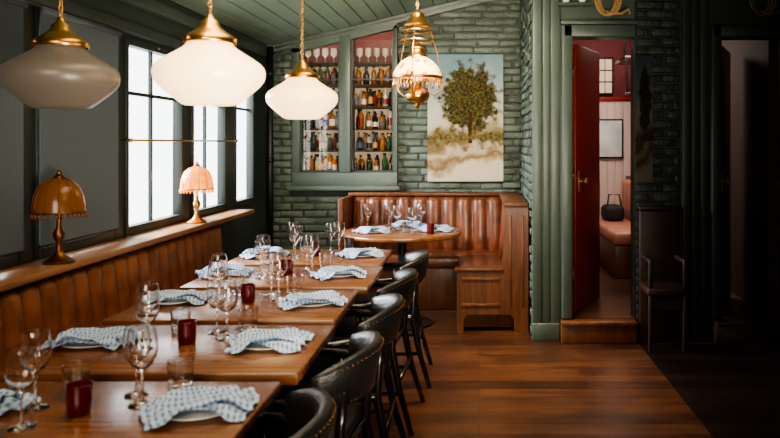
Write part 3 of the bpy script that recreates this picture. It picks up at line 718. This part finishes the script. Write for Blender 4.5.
# ---------------- rope coil
def rope(x,mat):
    b=MB()
    for k in range(3):
        pts=[]
        for i in range(24):
            a=2*math.pi*i/24; rr=0.055+0.008*k
            pts.append((rr*math.cos(a)*(1.0+0.15*k),-0.015*k+0.008*math.sin(3*a),-0.06+(0.085+0.012*k)*math.sin(a)))
        b.tube(pts,0.011,mat,8,closed=True)
    b.tube([(-0.02,-0.02,-0.14),(0.03,-0.03,-0.16),(0.10,-0.02,-0.155),(0.15,-0.015,-0.12),(0.16,-0.01,-0.16)],0.011,mat,8)
    b.tube([(0.0,0.06,0.02),(0.0,-0.05,0.03)],0.008,'brass',8)
    b.obj('rope_coil',(x,YD-0.065,2.56))
rope(0.94,'rope'); rope(2.07,'rope_dim')
b=MB()
for x in (0.64,0.76): b.lathe([(0,0),(0.022,0),(0.026,0.03),(0.02,0.05),(0.028,0.09),(0,0.095)],'white',16,(x,YD-0.035,2.490))
b.box(0.58,0.82,YD-0.07,YD-0.02,2.47,2.49,'green'); b.obj('porcelain_insulators')

def bench(name,x0,x1,mats,zf=0.16):
    b=MB(); m1,m2=mats
    b.box(x0,x1,6.7,8.1,zf,zf+0.32,m2,bev=0.01); b.box(x0-0.02,x1,6.68,8.12,zf+0.32,zf+0.45,m1,bev=0.04,seg=3)
    channel(b,(x1,6.72),(x1,8.1),8,(-1,0),zf+0.45,zf+0.88,0.09,m1)
    b.box(x1-0.02,x1+0.03,6.7,8.12,zf,zf+0.92,m2,bev=0.006); b.obj(name)
bench('upholstered_bench',1.30,1.72,('leather_pink','booth_wood')); bench('upholstered_bench',2.70,3.12,('leather_tan','dark_wood'))
b=MB(); b.box(1.36,1.58,7.55,7.85,0.612,0.78,'black',bev=0.05,seg=3); b.tube([(1.39,7.6,0.75),(1.41,7.6,0.90),(1.52,7.6,0.90),(1.55,7.6,0.75)],0.010,'black'); b.obj('handbag')

# ------------------------------------------------------------------ lights
def area(name,loc,target,sx,sy,e,col=(1,1,1),spread=180):
    l=bpy.data.lights.new(name,'AREA'); l.shape='RECTANGLE'; l.size=sx; l.size_y=sy; l.energy=e; l.color=col; l.spread=math.radians(spread)
    o=bpy.data.objects.new(name,l); o.location=loc; o.rotation_euler=(Vector(target)-Vector(loc)).to_track_quat('-Z','Y').to_euler(); C.objects.link(o)
area('daylight_windows',(-4.2,5.0,2.6),(-1.0,4.3,0.9),2.6,1.8,1400,(0.94,0.96,1.0))
area('ceiling_fill',(-0.65,2.9,2.6),(-0.65,3.1,0),0.9,2.2,25,(1.0,0.76,0.50),100)  # unseen fill added below the ceiling, no fixture there
area('room_fill',(-0.6,-0.8,2.0),(-0.5,5.5,0.9),1.6,1.2,17,(1.0,0.84,0.66),80)
area('ceiling_upward_fill',(0.4,1.0,0.9),(-0.9,4.6,2.7),0.8,0.8,42,(1.0,0.88,0.70),80)  # fill added near the camera, aimed up to brighten the ceiling boards
area('back_wash',(-0.5,4.2,2.62),(-0.4,6.6,1.3),1.0,0.3,40,(1.0,0.83,0.62),100)  # unseen area light added to brighten booth and painting
area('floor_wash',(0.15,4.2,2.75),(0.15,4.4,0),0.4,0.7,19,(1.0,0.74,0.46),60)  # extra light without a fixture, added over the middle of the floor
area('side_room_light',(1.3,6.9,2.7),(1.4,7.4,0.3),0.9,1.2,60,(1.0,0.88,0.78))
area('side_room_dim',(2.8,7.0,2.7),(2.9,7.4,0.3),0.4,0.6,4,(1.0,0.80,0.6))  # weak unseen light added for the second side room
area('bar_shelf_light',(-1.27,YI+0.16,2.68),(-1.27,YI+0.3,1.4),0.85,0.08,8,(1.0,0.76,0.50))
w=bpy.data.worlds.new('sky'); bpy.context.scene.world=w; w.use_nodes=True; nt=w.node_tree; bg=nt.nodes['Background']
bg.inputs['Color'].default_value=(0.90,0.94,0.95,1); bg.inputs['Strength'].default_value=5.0

cam=bpy.data.cameras.new('camera'); co=bpy.data.objects.new('camera',cam); C.objects.link(co)
co.location=(0,0,1.46); co.rotation_euler=(math.pi/2,0,0); cam.sensor_width=36; cam.lens=700/780*36
cam.shift_x=-(479-390)/780; cam.shift_y=-(219-143)/780; cam.clip_start=0.05
cam.dof.use_dof=True; cam.dof.focus_distance=5.0; cam.dof.aperture_fstop=3.2
bpy.context.scene.camera=co
